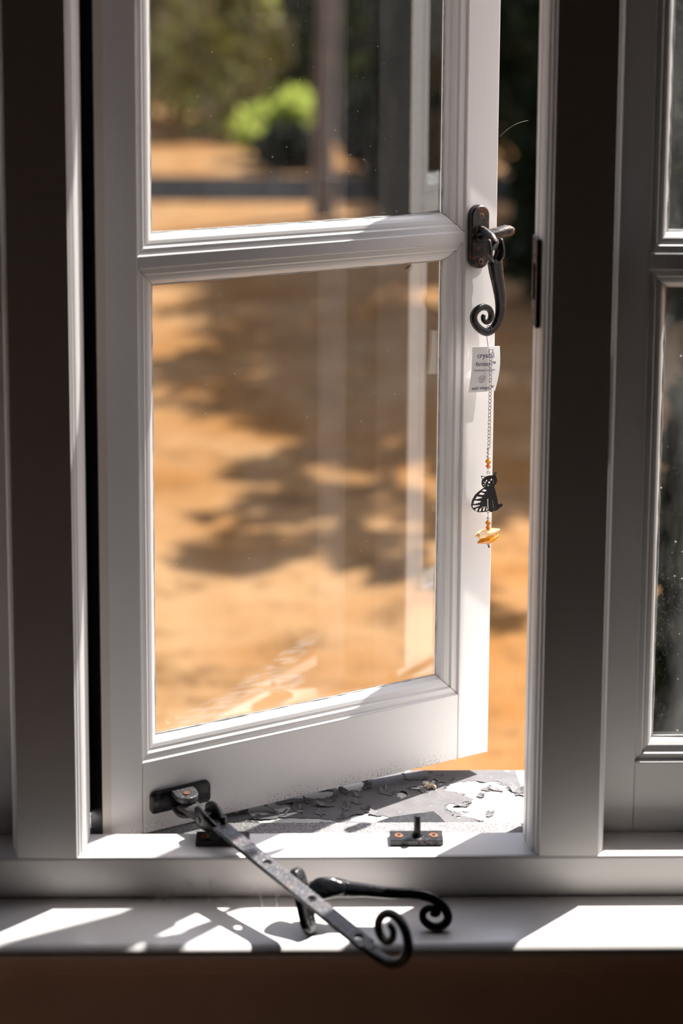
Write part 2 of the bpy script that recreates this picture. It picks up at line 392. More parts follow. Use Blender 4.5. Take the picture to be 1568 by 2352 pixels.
def build_sash(par, zb, u_l, u_r, glass_lo, glass_hi, mats, thick=.045, top=1.2535, mids=(.6700, .6836)):
    ms, mr = mats; z0 = -.0165
    obj('stile', MB().box((0, 0, z0), (u_l, thick, top)), ms, par, bevel=.0012)
    obj('stile', MB().box((u_r, 0, z0), (W_S, thick, top)), ms if False else mr, par, bevel=.0012)
    obj('bottom_rail', MB().box((u_l+.0004, .0002, z0), (u_r-.0004, thick, zb)), mr, par, bevel=.0010)
    obj('middle_rail', MB().box((u_l+.0003, .0002, mids[0]), (u_r-.0003, thick, mids[1])), mr, par, bevel=.0010)
    obj('top_rail', MB().box((u_l+.0003, .0002, top-.0505), (u_r-.0003, thick, top)), mr, par, bevel=.0010)
    for i, (za, zc, g) in enumerate(((zb, mids[0], glass_lo), (mids[1], top-.0505, glass_hi))):
        for k in range(4): obj('glazing_moulding', moulding_mesh(u_l, u_r, za, zc, k), mr, par, bevel=.0005)
        obj('pane', MB().box((u_l+.0125, .0206, za+.0125), (u_r-.0125, .0236, zc-.0125)), g, par)
        obj('putty', putty_mesh(u_l, u_r, za, zc), M_putty, par)
        obj('glazing_bead', seal_mesh(u_l, u_r, za, zc, 5+i), M_putty, par)

W3 = empty('window_3', (.3336, .0525, 0), kind='structure', label='closed right-hand casement with dusty panes')
build_sash(W3, .0870, .0505, .486, M_glass_dirty, M_glass_dirty, (M_rail, M_rail), mids=(.6760, .6940))
W2 = empty('window_2', (-.8635, .0525, 0), kind='structure', label='closed left-hand casement at the edge of view')
build_sash(W2, .0870, .0505, .486, M_glass_dirty, M_glass_dirty, (M_rail, M_rail), mids=(.6760, .6940))

A_OPEN = math.radians(25.5636)
SASH = empty('casement_sash', (-.2430, .0600, 0), A_OPEN,
             label='white two-pane casement sash hinged at left, pushed open over the outer sill', cat='window')
build_sash(SASH, .0727, .0505, .486, M_glass_low, M_glass, (M_sash, M_rail))
for z in (.11, 1.08):
    h = MB().cyl((-.0065, .0555, z-.038), (-.0065, .0555, z+.038), .0055, 12).box((-.004, .0452, z-.038), (.0, .0478, z+.038)).box((-.004, .0455, z-.038), (.030, .0478, z+.038))
    obj('hinge', h, M_iron, SASH, bevel=.0006)

def sl(u, off, z): return Vector((u, -off, z))       # casement coordinates: along, towards the room, up
def rounded_rect(u0, u1, z0, z1, r, n=5):
    out = []
    for cx, cz, a0 in ((u1-r, z1-r, 0), (u0+r, z1-r, 90), (u0+r, z0+r, 180), (u1-r, z0+r, 270)):
        for k in range(n+1):
            a = math.radians(a0 + 90*k/n); out.append((cx+r*math.cos(a), cz+r*math.sin(a)))
    return out
def screw(c, d, par, r=.0042, name='screw'):
    c = Vector(c); d = Vector(d).normalized(); mb = MB()
    a1 = Vector((0, 0, 1)) if abs(d.z) < .9 else Vector((1, 0, 0)); a1 = (a1-d*a1.dot(d)).normalized(); a2 = d.cross(a1); n = 20
    ring = lambda rr, h: [c + d*h + (a1*math.cos(2*math.pi*k/n)+a2*math.sin(2*math.pi*k/n))*rr for k in range(n)]
    mb.ring_stack([ring(r*.9, -.003), ring(r, -.0004), ring(r*.92, .0008), ring(r*.5, .0012)])
    o = obj(name, mb, M_screw, par, smooth=True, label='rusted cross-head screw')
    g = MB()
    for ax, bx in ((a1, a2), (a2, a1)):
        w, l = r*.16, r*.55; q = [ax*l+bx*w, ax*-l+bx*w, ax*-l-bx*w, ax*l-bx*w]
        g.add([c+d*.0004+x for x in q]+[c+d*.00145+x for x in q], [(3,2,1,0),(4,5,6,7),(0,1,5,4),(1,2,6,5),(2,3,7,6),(3,0,4,7)])
    me = g.mesh('slot'); me.materials.append(M_iron)
    return o, me

# --- fastener on the free stile
FA = empty('casement_fastener', parent=SASH, label='black rusting monkey-tail fastener on the free stile')
pl = MB(); outl = rounded_rect(.4895, .5155, .6375, .7180, .0125, 8)
pl.ring_stack([[sl(a, -.0005, b) for a, b in outl], [sl(a, .0085, b) for a, b in outl],
               [sl(.5025+(a-.5025)*.90, .0100, .678+(b-.678)*.968) for a, b in outl]])
obj('backplate', pl, M_rusty, FA, smooth=True)
for z in (.7050, .6470):
    o, me = screw(sl(.5030, .0100, z), sl(0, 1, 0), FA)
    obj('screw_slot', me, None, FA)
tg = MB().sweep([sl(.5025, .006, .682), sl(.5022, .020, .682), sl(.5015, .036, .679), sl(.5010, .0460, .673)], (1, 0, 0),
                [.0115, .0095, .0085, .0080], [.0050]*4, 14, .7)
obj('pivot_block', tg, M_rusty, FA, smooth=True)
bl = MB().sweep([sl(.4965, .0155, .6795), sl(.508, .0185, .6810), sl(.520, .0205, .6835), sl(.532, .0215, .6855), sl(.5395, .0220, .6855)], (0, -.25, 1),
                [.0055, .0075, .0078, .0075, .0060], [.0050, .0058, .0064, .0068, .0060], 14, .6)
obj('catch_tongue', bl, M_rusty, FA, smooth=True)
HP = [(.5040,.6516),(.5066,.6396),(.5100,.6264),(.5150,.6068),(.5170,.5885),(.5144,.5760),(.5076,.5655),(.4968,.5615),(.4866,.5669),(.4797,.5750),(.4777,.5827),(.4799,.5887),(.4852,.5932),(.4920,.5942),(.4992,.5914),(.5031,.5854),(.5031,.5794),(.5005,.5752),(.4965,.5742),(.4929,.5769),(.4918,.5809),(.4924,.5830)]
path = catmull([sl(u, .0360+.006*max(0, (z-.58)/.07), z) for u, z in HP], 4); n = len(path)
hw = lerp_list([.0100,.0096,.0086,.0078,.0070,.0060,.0053,.0050,.0048,.0046,.0044,.0043,.0042,.0041,.0039,.0037,.0034,.0032,.0030,.0028,.0028,.0027], n)
ht = lerp_list([.0058,.0058,.0055,.0050,.0048,.0046,.0045,.0044,.0043,.0042,.0041,.0040,.0039,.0038,.0036,.0035,.0033,.0031,.0030,.0028,.0027,.0026], n)
hd = MB().sweep(path, (0, 1, 0), hw, ht, 14, .72)
for du, k in ((-.0088, 1.0), (.0088, 1.0)):
    pr = [sl(.5035+du*.45, .0410, .6530), sl(.5020+du, .0425, .6610), sl(.5010+du, .0430, .6690), sl(.5008+du, .0410, .6785)]
    hd.sweep(catmull(pr, 4), (1, 0, 0), lerp_list([.0072, .0098, .0108, .0085], 13), lerp_list([.0042, .0036, .0034, .0032], 13), 14, .75)
hd.cyl(sl(.4890, .0430, .6715), sl(.5130, .0430, .6715), .0030, 12)
obj('handle', hd, M_iron, FA, smooth=True, label='black handle ending in a spiral tail')

# --- stay hinged to the bottom rail
ST = empty('casement_stay', parent=SASH, label='black casement stay hinged to the bottom rail, lying over the window board')
mp = MB(); outl = rounded_rect(.0590, .1355, .0080, .0345, .0055, 5)
mp.ring_stack([[sl(a, -.0005, b) for a, b in outl], [sl(a, .0045, b) for a, b in outl], [sl(.097+(a-.097)*.96, .0058, .0212+(b-.0212)*.9) for a, b in outl]])
obj('mounting_plate', mp, M_iron, ST, smooth=True)
def lug(z0, z1, u0, u1, off1):
    mb = MB(); r = (u1-u0)/2; uc = (u0+u1)/2; pts = [(u0, .004), (u1, .004)]
    for k in range(11):
        a = math.pi*k/10; pts.append((uc+r*math.cos(a), off1-r+r*math.sin(a)))
    return mb.ring_stack([[sl(a, b, z0) for a, b in pts], [sl(a, b, z1) for a, b in pts]])
lg = lug(.0265, .0335, .0850, .1130, .0330); lg.v += []; l2 = lug(.0080, .0125, .0850, .1130, .0330)
lg.add(l2.v, l2.f)
obj('lug', lg, M_bar, ST, bevel=.0012, label='pair of worn lugs holding the pivot')
pv = sl(.0985, .0200, 0)
obj('pivot_pin', MB().cyl((pv.x, pv.y, .006), (pv.x, pv.y, .0350), .0042, 16), M_screw, ST, bevel=.0006)
# world-space run of the bar, brought into casement coordinates
Rinv = Matrix.Rotation(-A_OPEN, 4, 'Z')
def wl(q): return Rinv @ (Vector(q) - Vector((-.2430, .0600, 0)))
H1 = Vector((-.0466, -.0331, .0100)); dH = Vector((.0504, -.0570, -.0100)); dHn = dH.normalized()
FK = H1 - dH*1.42                                     # fork joint
sw = MB()
e0 = Vector((pv.x, pv.y, .0190)); e1 = wl(FK) + Vector((0, 0, -.004)); mid = e0.lerp(e1, .5)
sw.sweep([e0, mid, e1], (0, 0, 1), [.0130, .0115, .0070], [.0050, .0058, .0075], 14, .7)
obj('swivel', sw, M_bar, ST, smooth=True, label='worn swivel eye')
perp = Vector((-dHn.y, dHn.x, 0)).normalized()         # horizontal, across the bar
fk = MB()
for sgn in (-1, 1):
    pr = [FK - dHn*.010 + perp*sgn*.0085 + Vector((0, 0, .0005)), FK - dHn*.002 + perp*sgn*.0100 + Vector((0, 0, .0015)), FK + dHn*.010 + perp*sgn*.0098, FK + dHn*.024 + perp*sgn*.0060 - Vector((0, 0, .001))]
    fk.sweep([wl(q) for q in catmull(pr, 4)], Rinv.to_3x3() @ perp, lerp_list([.0095, .0125, .0105, .0045], 13), [.0038]*13, 14, .75)
fk.cyl(wl(FK - perp*.0150), wl(FK + perp*.0150), .0042, 14)
obj('fork', fk, M_iron, ST, smooth=True)
def strip_with_holes(start, end, holes, w, th, taper=1.0):
    """flat bar with real round holes; returns MB in casement coordinates"""
    ax = (end-start).normalized(); L = (end-start).length; up = perp.cross(ax); up = up if up.z > 0 else -up; mb = MB()
    def P(s_, q, h): return wl(start + ax*s_ + perp*q + up*h)
    cuts = [0]; nseg = 16; hr = .0050; hb = .0105
    for h in holes: cuts += [h-hb, h+hb]
    cuts.append(L)
    for i in range(0, len(cuts)-1, 2):
        a, b = cuts[i], cuts[i+1]
        v = [P(a, -w, th), P(b, -w, th), P(b, w, th), P(a, w, th), P(a, -w, -th), P(b, -w, -th), P(b, w, -th), P(a, w, -th)]
        mb.add(v, [(0,1,2,3), (7,6,5,4), (0,4,5,1), (3,2,6,7)])
        if i == 0: mb.add([v[0], v[3], v[7], v[4]], [(0,1,2,3)])
        if i == len(cuts)-2: mb.add([v[1], v[2], v[6], v[5]], [(0,3,2,1)])
    for h in holes:
        inner = []; outer = []
        for k in range(nseg):
            a = 2*math.pi*(k+.5)/nseg; c, s_ = math.cos(a), math.sin(a); inner.append((h+hr*c, hr*s_))
            q = max(abs(c)/hb, abs(s_)/w); outer.append((h+c/q, s_/q))
        # exact corners
        for cx, cy in ((hb, w), (-hb, w), (-hb, -w), (hb, -w)):
            k = min(range(nseg), key=lambda i: (outer[i][0]-h-cx)**2+(outer[i][1]-cy)**2); outer[k] = (h+cx, cy)
        n = nseg; v = [P(a, b, th) for a, b in inner]+[P(a, b, th) for a, b in outer]+[P(a, b, -th) for a, b in inner]+[P(a, b, -th) for a, b in outer]; f = []
        for k in range(n):
            j = (k+1) % n
            f += [(k, j, n+j, n+k), (2*n+j, 2*n+k, 3*n+k, 3*n+j), (j, k, 2*n+k, 2*n+j)]
            if abs(abs(outer[k][1])-w) < 1e-6 and abs(abs(outer[j][1])-w) < 1e-6: f.append((n+k, n+j, 3*n+j, 3*n+k))
        mb.add(v, f)
    return mb
start = FK + dHn*.020; LB = dH.length
holes = [(H1 + dH*k - start).dot(dHn) for k in (0, 1, 2)]
bar = strip_with_holes(start, H1 + dH*2.16, holes, .0100, .0024)
obj('bar', bar, M_bar, ST, bevel=.0008, label='flat worn bar with three peg holes')
TP = [(.0578,-.1515,-.0108),(.0660,-.1600,-.0135),(.0745,-.1690,-.0158),(.0830,-.1778,-.0163),(.0905,-.1855,-.0128),(.0977,-.1930,-.0054),(.1022,-.1978,.0062),(.1031,-.1988,.0171),(.1005,-.1962,.0285),(.0944,-.1896,.0372),(.0861,-.1808,.0386),(.0788,-.1731,.0333),(.0742,-.1680,.0232),(.0738,-.1676,.0138),(.0766,-.1705,.0075),(.0818,-.1762,.0052),(.0863,-.1810,.0090),(.0886,-.1834,.0165),(.0878,-.1826,.0232),(.0850,-.1796,.0255)]
path = catmull([wl(q) for q in TP], 4); n = len(path)
hw = lerp_list([.0026,.0034,.0042,.0048,.0050,.0050,.0049,.0048,.0047,.0046,.0045,.0044,.0043,.0042,.0040,.0039,.0037,.0035,.0033,.0030], n)
ht = lerp_list([.0098,.0085,.0070,.0060,.0055,.0052,.0050,.0049,.0048,.0047,.0046,.0045,.0044,.0043,.0042,.0041,.0040,.0038,.0036,.0033], n)
obj('spiral_tail', MB().sweep(path, Rinv.to_3x3() @ perp, hw, ht, 16, .8), M_iron, ST, smooth=True)

# ------------------------------------------------------------------ pins and strike plate screwed to the frame
def stay_pin(x0, label):
    t_ = empty('stay_pin', (x0, .0343, .0003), label=label, cat='window pin', group='stay pins on the frame ledge')
    outl = rounded_rect(-.0311, .0311, -.0114, .0114, .0012, 3)
    mb = MB().ring_stack([[Vector((a, b, 0)) for a, b in outl], [Vector((a, b, .0058)) for a, b in outl], [Vector((a*.985, b*.955, .0064)) for a, b in outl]])
    obj('base_plate', mb, M_iron, t_, smooth=True)
    pn = MB()
    ring = lambda r, z: [Vector((.0010+r*math.cos(2*math.pi*k/18), r*math.sin(2*math.pi*k/18), z)) for k in range(18)]
    pn.ring_stack([ring(.0066, .0060), ring(.0058, .0085), ring(.0044, .0100), ring(.0040, .0125), ring(.0040, .0300), ring(.0036, .0312), ring(.002, .0315)])
    obj('pin', pn, M_iron, t_, smooth=True)
    for dx in (-.0205, .0205):
        o, me = screw((dx, 0, .0062), (0, 0, 1), t_, .0052); obj('screw_slot', me, None, t_)
    return t_
stay_pin(.1263, 'black pin on a plate standing clear on the sunlit ledge, right of the stay')
stay_pin(-.0998, 'black pin plate on the ledge half hidden under the hinged end of the stay')
sp_ = empty('strike_plate', (.2522, .0300, .6660), label='worn rusted strike plate let into the right-hand mullion edge', cat='strike plate')
mb = MB().box((-.0016, -.016, -.050), (.0030, .0205, -.022)).box((-.0016, -.016, .020), (.0030, .0205, .050)).box((-.0016, -.016, -.022), (.0030, -.0085, .020)).box((-.0016, .011, -.022), (.0030, .0205, .020))
obj('plate', mb, M_rusty, sp_, bevel=.0006)
obj('slot_lining', MB().box((.0012, -.0085, -.022), (.0030, .011, .020)), M_iron, sp_)

# ------------------------------------------------------------------ loose spare fastener on the window board
SP = empty('window_fastener', (.0, -.083, -.049), label='loose glossy black spiral-tailed fastener lying on the window board behind the stay', cat='fastener')
def ls(q): return Vector(q) - Vector((0, -.083, -.049))
a_, b_ = Vector((.0030, -.0775, -.0470)), Vector((-.0135, -.0330, .0060)); ax = (b_-a_).normalized()
nrm = Vector((.86, -.25, .40)); nrm = (nrm-ax*nrm.dot(ax)).normalized(); sd = ax.cross(nrm); cc = (a_+b_)/2; Lh = (b_-a_).length/2
def pp(w, l, h): return ls(cc + sd*w + ax*l + nrm*h)
outl = rounded_rect(-.0130, .0130, -Lh, Lh, .0125, 8)
mb = MB().ring_stack([[pp(a, b, -.004) for a, b in outl], [pp(a, b, .003) for a, b in outl], [pp(a*.9, b*.97, .0045) for a, b in outl]])
obj('backplate', mb, M_gloss, SP, smooth=True)
for l in (-Lh+.0125, Lh-.0125):
    obj('screw_hole', MB().torus(pp(0, l, .0040), nrm, .0042, .0011, 18, 8), M_gloss, SP, smooth=True)
obj('pivot_block', MB().sweep([pp(0, .004, .003), pp(0, .008, .012), ls((.0140, -.0480, -.0115))], (0, 0, 1), [.0080, .0070, .0065], [.0085, .0080, .0075], 14, .7), M_gloss, SP, smooth=True)
PTS = [(.0101,-.0481,-.0118),(.0167,-.0477,-.0110),(.0316,-.0473,-.0102),(.0472,-.0484,-.0118),(.0633,-.0490,-.0125),(.0843,-.0504,-.0144),(.1001,-.0510,-.0152),(.1218,-.0516,-.0162),(.1392,-.0539,-.0198),(.1518,-.0588,-.0275),(.1560,-.0650,-.0367),(.1495,-.0689,-.0432),(.1384,-.0693,-.0440),(.1290,-.0659,-.0387),(.1280,-.0620,-.0323),(.1339,-.0595,-.0283),(.1425,-.0599,-.0291),(.1450,-.0617,-.0320),(.1415,-.0629,-.0336),(.1378,-.0622,-.0322)]
path = catmull([ls(q) for q in PTS], 4); n = len(path)
hw = lerp_list([.0115,.0120,.0105,.0085,.0072,.0063,.0060,.0057,.0054,.0052,.0050,.0048,.0046,.0044,.0042,.0040,.0037,.0034,.0032,.0029], n)
ht = lerp_list([.0085,.0085,.0075,.0066,.0060,.0056,.0054,.0052,.0050,.0049,.0047,.0046,.0044,.0042,.0040,.0038,.0036,.0033,.0031,.0028], n)
hdn = Vector((.006, .8445, -.5356)).normalized()
obj('handle', MB().sweep(path, hdn, hw, ht, 16, .85), M_gloss, SP, smooth=True)
cr = MB()
for dy in (-.0108, .0108):
    q = [Vector((.004, -.0482, -.0135))+hdn*dy, Vector((.014, -.0478, -.0112))+hdn*dy, Vector((.026, -.0474, -.0105))+hdn*dy*.85, Vector((.040, -.0479, -.0112))+hdn*dy*.5]
    cr.sweep(catmull([ls(x) for x in q], 4), hdn, lerp_list([.0085, .0115, .0095, .0060], 13), [.0034]*13, 14, .8)
cr.cyl(ls(Vector((.0135, -.0480, -.0115))-hdn*.015), ls(Vector((.0135, -.0480, -.0115))+hdn*.015), .0038, 14)
obj('fork', cr, M_gloss, SP, smooth=True)

# ------------------------------------------------------------------ outer sill with flaking paint
def sillz(y): return -.0200 - (y-.110)*.134
t = NT('bare_white_sill_undercoat'); v = t.coord()
t.base(t.mix(t.rng(t.noise(v, 60, 4), .3, .75), (.46, .455, .43), (.55, .55, .53))); t.set(Roughness=.75); t.bump(t.noise(v, 150, 4), .3, .001); M_under = t.m
t = NT('grey_flaking_paint'); v = t.coord()
c = t.mix(t.rng(t.noise(v, 45, 5, .6), .3, .7), (.095, .090, .094), (.130, .124, .128)); c = t.mix(t.rng(t.noise(v, 230, 2), .73, .76), c, (.7, .68, .64))
t.base(c); t.set(Roughness=.7); t.bump(t.noise(v, 90, 5), .5, .0015); M_flake = t.m
M_flake_under = plain('dark_paint_edge', (.05, .05, .052), .8, .2)
prof = [(.1085, sillz(.1085)), (.294, sillz(.294)), (.297, sillz(.297)-.003), (.297, -.085), (.150, -.075), (.1085, -.062)]
SILL = obj('trim_3', MB().prism(prof, 'x', -1.0, 1.0), M_under, kind='structure', label='sloping outer window sill with peeling grey paint')

rng = np.random.default_rng(11)
def vnoise(x, y, scale, seed):
    r = np.random.default_rng(seed); g = r.random((256, 256)); x = x*scale+37.3; y = y*scale+11.7
    xi = np.floor(x).astype(int); yi = np.floor(y).astype(int); fx = x-xi; fy = y-yi; fx = fx*fx*(3-2*fx); fy = fy*fy*(3-2*fy)
    q = lambda i, j: g[(xi+i) % 256, (yi+j) % 256]
    return (q(0,0)*(1-fx)+q(1,0)*fx)*(1-fy)+(q(0,1)*(1-fx)+q(1,1)*fx)*fy
def sheet_field(X, Y):
    f = .62 + .50*(vnoise(X, Y, 22, 1)-.5) + .42*(vnoise(X, Y*1.35, 60, 2)-.5) + .34*(vnoise(X, Y*1.2, 150, 3)-.5) + .22*(vnoise(X, Y, 380, 4)-.5) - .38
    def blob(cx, cy, rx, ry, a): return a*np.exp(-(((X-cx)/rx)**2+((Y-cy)/ry)**2)**1.6)
    f -= blob(.240, .175, .034, .068, 1.1) + blob(.205, .228, .030, .020, .75) + blob(.185, .166, .022, .012, .6) + blob(.215, .135, .03, .02, .5)
    f -= blob(.052, .240, .022, .016, .7) + blob(.005, .205, .030, .018, .7) + blob(-.055, .160, .05, .022, .7) + blob(-.02, .120, .06, .010, .6) + blob(.070, .128, .030, .012, .55)
    f -= blob(.120, .200, .009, .014, .7) + blob(.150, .252, .02, .008, .5) + blob(.14, .225, .012, .010, .35)
    f += blob(.10, .262, .07, .025, .3) + blob(.14, .165, .040, .035, .5) + blob(.035, .178, .045, .028, .4) + blob(.25, .270, .04, .018, .5) + blob(.09, .19, .02, .03, .3)
    f += blob(.236, .222, .010, .008, .55) + blob(.270, .224, .012, .016, .9) + blob(.219, .199, .007, .006, .9) + blob(.192, .167, .010, .006, .8) + blob(.224, .138, .011, .006, .9)
    return f
def contour_sheet(x0, x1, y0, y1, h):
    nx, ny = int((x1-x0)/h)+1, int((y1-y0)/h)+1
    X, Y = np.meshgrid(np.linspace(x0, x1, nx), np.linspace(y0, y1, ny), indexing='ij'); Fv = sheet_field(X, Y)
    verts = []; vid = {}; faces = []
    def lift(x, y, f):
        k = math.exp(-max(f, 0)/.07); w = float(vnoise(np.array([x]), np.array([y]), 70, 9)[0])
        return .0006 + k*max(0, (w-.42))*.0042
    def vert(key, x, y, f):
        if key not in vid: vid[key] = len(verts); verts.append((x, y, sillz(y)+lift(x, y, f)))
        return vid[key]
    for i in range(nx-1):
        for j in range(ny-1):
            cs = [(i, j), (i+1, j), (i+1, j+1), (i, j+1)]; fs = [Fv[c] for c in cs]
            if max(fs) <= 0: continue
            poly = []
            for k in range(4):
                a, b = cs[k], cs[(k+1) % 4]; fa, fb = fs[k], fs[(k+1) % 4]
                if fa > 0: poly.append(vert(('c',)+a, X[a], Y[a], fa))
                if (fa > 0) != (fb > 0):
                    s_ = fa/(fa-fb); key = ('e',)+tuple(sorted((a, b))); poly.append(vert(key, X[a]+(X[b]-X[a])*s_, Y[a]+(Y[b]-Y[a])*s_, 0))
            if len(poly) >= 3: faces.append(tuple(poly))
    mb = MB(); mb.v = verts; mb.f = faces; return mb
sh = obj('grey_paint_layer', contour_sheet(-.30, .275, .1100, .2935, .0021), M_flake, SILL, label='cracked grey paint layer with torn edges')
so = sh.modifiers.new('thickness', 'SOLIDIFY'); so.thickness = .0007; so.offset = -1; sh.data.materials.append(M_flake_under); so.material_offset_rim = 1; so.material_offset = 1
rnd = random.Random(4)
def flake(x, y, size, tilt, az):
    n = rnd.randint(9, 13); pts = []
    for k in range(n):
        a = 2*math.pi*(k+rnd.uniform(-.3, .3))/n; r = size*(.42+.75*rnd.random()); pts.append((r*math.cos(a)*1.2, r*math.sin(a)*.75))
    mb = MB(); ca, sa = math.cos(az), math.sin(az); top = []; bot = []
    for a, b in pts:
        q = (a*ca-b*sa, a*sa+b*ca); h = .0009 + tilt*max(0, a/size+.2)**1.6*(.6+.6*rnd.random())
        top.append((x+q[0], y+q[1], sillz(y+q[1])+h+.0005)); bot.append((x+q[0]*.97, y+q[1]*.97, sillz(y+q[1])+h-.0001))
    c1 = (x, y, sillz(y)+.0012); c2 = (x, y, sillz(y)+.0006); v = top+bot+[c1, c2]; f = []
    for k in range(n):
        j = (k+1) % n; f += [(k, j, 2*n), (n+j, n+k, 2*n+1), (j, k, n+k, n+j)]
    return mb.add(v, f)
spots = [(.268,.222,.017,.0055,2.2),(.272,.214,.012,.004,.6),(.240,.221,.012,.004,2.6),(.230,.224,.010,.003,.9),(.219,.199,.007,.002,1.0),(.190,.167,.010,.0035,3.3),(.196,.166,.008,.003,.4),(.224,.138,.010,.0025,1.2),
 (.098,.215,.012,.005,1.9),(.105,.206,.008,.003,.4),(.030,.186,.012,.004,.8),(.062,.200,.010,.005,2.4),(.020,.170,.013,.0045,3.0),(.048,.160,.011,.004,1.4),(-.045,.150,.012,.004,2.5),(-.030,.140,.010,.004,.6),
 (-.012,.152,.011,.0035,1.6),(.014,.143,.011,.004,2.0),(-.080,.150,.010,.003,1.1),(.082,.140,.010,.0035,2.7),(.072,.158,.009,.004,.3),(.148,.215,.009,.0035,2.0),(.040,.130,.010,.004,.9),(.000,.180,.010,.004,2.3),(.185,.250,.009,.003,.5),(.13,.262,.009,.003,2.8),(.045,.215,.011,.005,2.1),(.075,.232,.011,.005,1.2),(.060,.178,.010,.004,1.8),(.150,.262,.012,.004,.2)]
for s_ in spots: obj('paint_flake', flake(s_[0], s_[1], s_[2]*.8, s_[3], s_[4]), M_flake, SILL)
shadow_outline = [(.0833, .1105), (.0950, .1225), (.1060, .1290), (.1191, .1330), (.1328, .1385), (.1430, .1405), (.1548, .1455), (.1615, .1290), (.1665, .1105), (.125, .1092)]  # thin near-black slab drawn where a shadow falls on the sill
obj('shadow_patch', MB().ring_stack([[(a, b, sillz(b)+.0006) for a, b in shadow_outline], [(a, b, sillz(b)+.0022) for a, b in shadow_outline]]), plain('shadow_black', (.012, .013, .018), .55, .2, 60, .6, 150), SILL, label='angular dark slab in place of a cast shadow')
cm = MB()
for k in range(16):
    c0 = Vector((.1554+rnd.uniform(-.007, .007), .2270+rnd.uniform(-.004, .004), sillz(.227)+.002+rnd.uniform(0, .004))); r = rnd.uniform(.0014, .0030)
    ring = lambda z, q: [c0 + Vector((q*math.cos(2*math.pi*j/6)*rnd.uniform(.7, 1.3), q*math.sin(2*math.pi*j/6)*rnd.uniform(.7, 1.3), z)) for j in range(6)]
    cm.ring_stack([ring(-r, r*.5), ring(0, r), ring(r*.8, r*.5)])
obj('crumb', cm, plain('pale_crumbly_debris', (.68, .55, .38), .9, .35, 240), label='pale yellowish crumb of debris on the peeling grey sill', cat='debris')

# ------------------------------------------------------------------ hanging charm
CH = empty('hanging_charm', (-.2430, .0600, 0), A_OPEN, label='beaded cat charm on a fine chain hanging from the fastener spiral', cat='charm')
OFFC = .0225
def slc(u, off, z): return sl(u-.0074, off+.0120, z+.0029+(.55-z)*.0079)
def cu(z): return .5085 + (.5538-z)*.0175
hk = MB().tube(catmull([slc(.5085, .0292, .5600), slc(.5088, .0283, .5648), slc(.5088, .0240, .5668), slc(.5088, .0185, .5640), slc(.5086, .0180, .5570), slc(.5076, .0205, .5510), slc(.5075, .0225, .5440), slc(.5080, .0230, .5395)], 4), .00045, 6)
obj('hook', hk, M_wire, CH, smooth=True)
links = MB()
zz = .5385; k = 0
obj('jump_ring', MB().torus(slc(cu(.5345), OFFC+.006, .5345), (0, 1, 0), .0030, .00055, 16, 6), M_wire, CH, smooth=True)
la = MB().torus((0, 0, 0), (0, 1, 0), .0019, .00038, 12, 5, 1.35, (0, 0, 1)).mesh('chain_link'); lb = MB().torus((0, 0, 0), (.96, .25, 0), .0019, .00038, 12, 5, 1.35, (0, 0, 1)).mesh('chain_link')
for me in (la, lb):
    me.materials.append(M_wire)
    for q in me.polygons: q.use_smooth = True
z = .5290; k = 0
while z > .4090:
    o = bpy.data.objects.new('chain_link', la if k % 2 else lb); COL.objects.link(o); o.parent = CH; o.location = slc(cu(z), OFFC+.006-.004*(k/24), z)
    z -= .0046; k += 1
def amber(name, col, trans=.75, rough=.05):
    t = NT(name); t.base(col); t.set(Roughness=rough, IOR=1.5); t.b.inputs['Transmission Weight'].default_value = trans; return t.m
M_clear = amber('clear_crystal', (.95, .93, .9)); M_amber = amber('amber_crystal', (.98, .46, .03), .65); M_dark_amber = amber('burnt_orange_crystal', (.95, .30, .015), .6); M_pale = amber('pale_amber_crystal', (1.0, .80, .48), .6)
def bead(z, r, h, mat, du=0):
    mb = MB(); c0 = slc(cu(z)+du, OFFC, z); n = 8
    ring = lambda q, dz: [c0 + Vector((q*math.cos(2*math.pi*j/n), q*math.sin(2*math.pi*j/n), dz)) for j in range(n)]
    mb.ring_stack([ring(r*.35, -h), ring(r, -h*.12), ring(r, h*.12), ring(r*.35, h)]); return obj('bead', mb, mat, CH)
for z, r, h, mt in ((.4050,.0021,.0021,M_clear),(.4003,.0023,.0023,M_clear),(.3953,.0026,.0024,M_clear),(.3892,.0040,.0036,M_amber),(.3828,.0033,.0032,M_dark_amber),
                    (.3138,.0022,.0018,M_clear),(.3076,.0038,.0034,M_amber),(.3013,.0034,.0030,M_dark_amber),(.2808,.0028,.0026,M_dark_amber)): bead(z, r, h, mt)
def crystal(pts, uc, zc, thick, mat, tilt):
    mb = MB(); ca, sa = math.cos(tilt), math.sin(tilt); rings = []
    for k, (x, r) in enumerate(pts):
        n = 6; rings.append([slc(uc + x*ca - r*math.cos(2*math.pi*j/n+.4)*sa, OFFC + thick*r*math.sin(2*math.pi*j/n+.4), zc + x*sa + r*math.cos(2*math.pi*j/n+.4)*ca) for j in range(n)])
    mb.ring_stack(rings); return obj('crystal_drop', mb, mat, CH)
crystal([(-.0185,.0012),(-.0140,.0042),(-.0060,.0058),(.0040,.0050),(.0120,.0030),(.0180,.0010)], .5125, .2945, 1.1, M_pale, .10)
crystal([(-.0165,.0010),(-.0110,.0034),(-.0020,.0060),(.0060,.0052),(.0120,.0028),(.0150,.0010)], .5140, .2862, 1.2, M_amber, .18)
for z_a, z_b in ((.4080, .375), (.3215, .2775)): obj('wire', MB().tube([slc(cu(z), OFFC, z) for z in (z_a, z_b)], .00035, 6), M_wire, CH)
obj('wire_end', MB().tube([slc(.5133, OFFC, .2790), slc(.5143, OFFC, .2765), slc(.5150, OFFC, .2745)], .0013, 8), M_wire, CH, smooth=True)
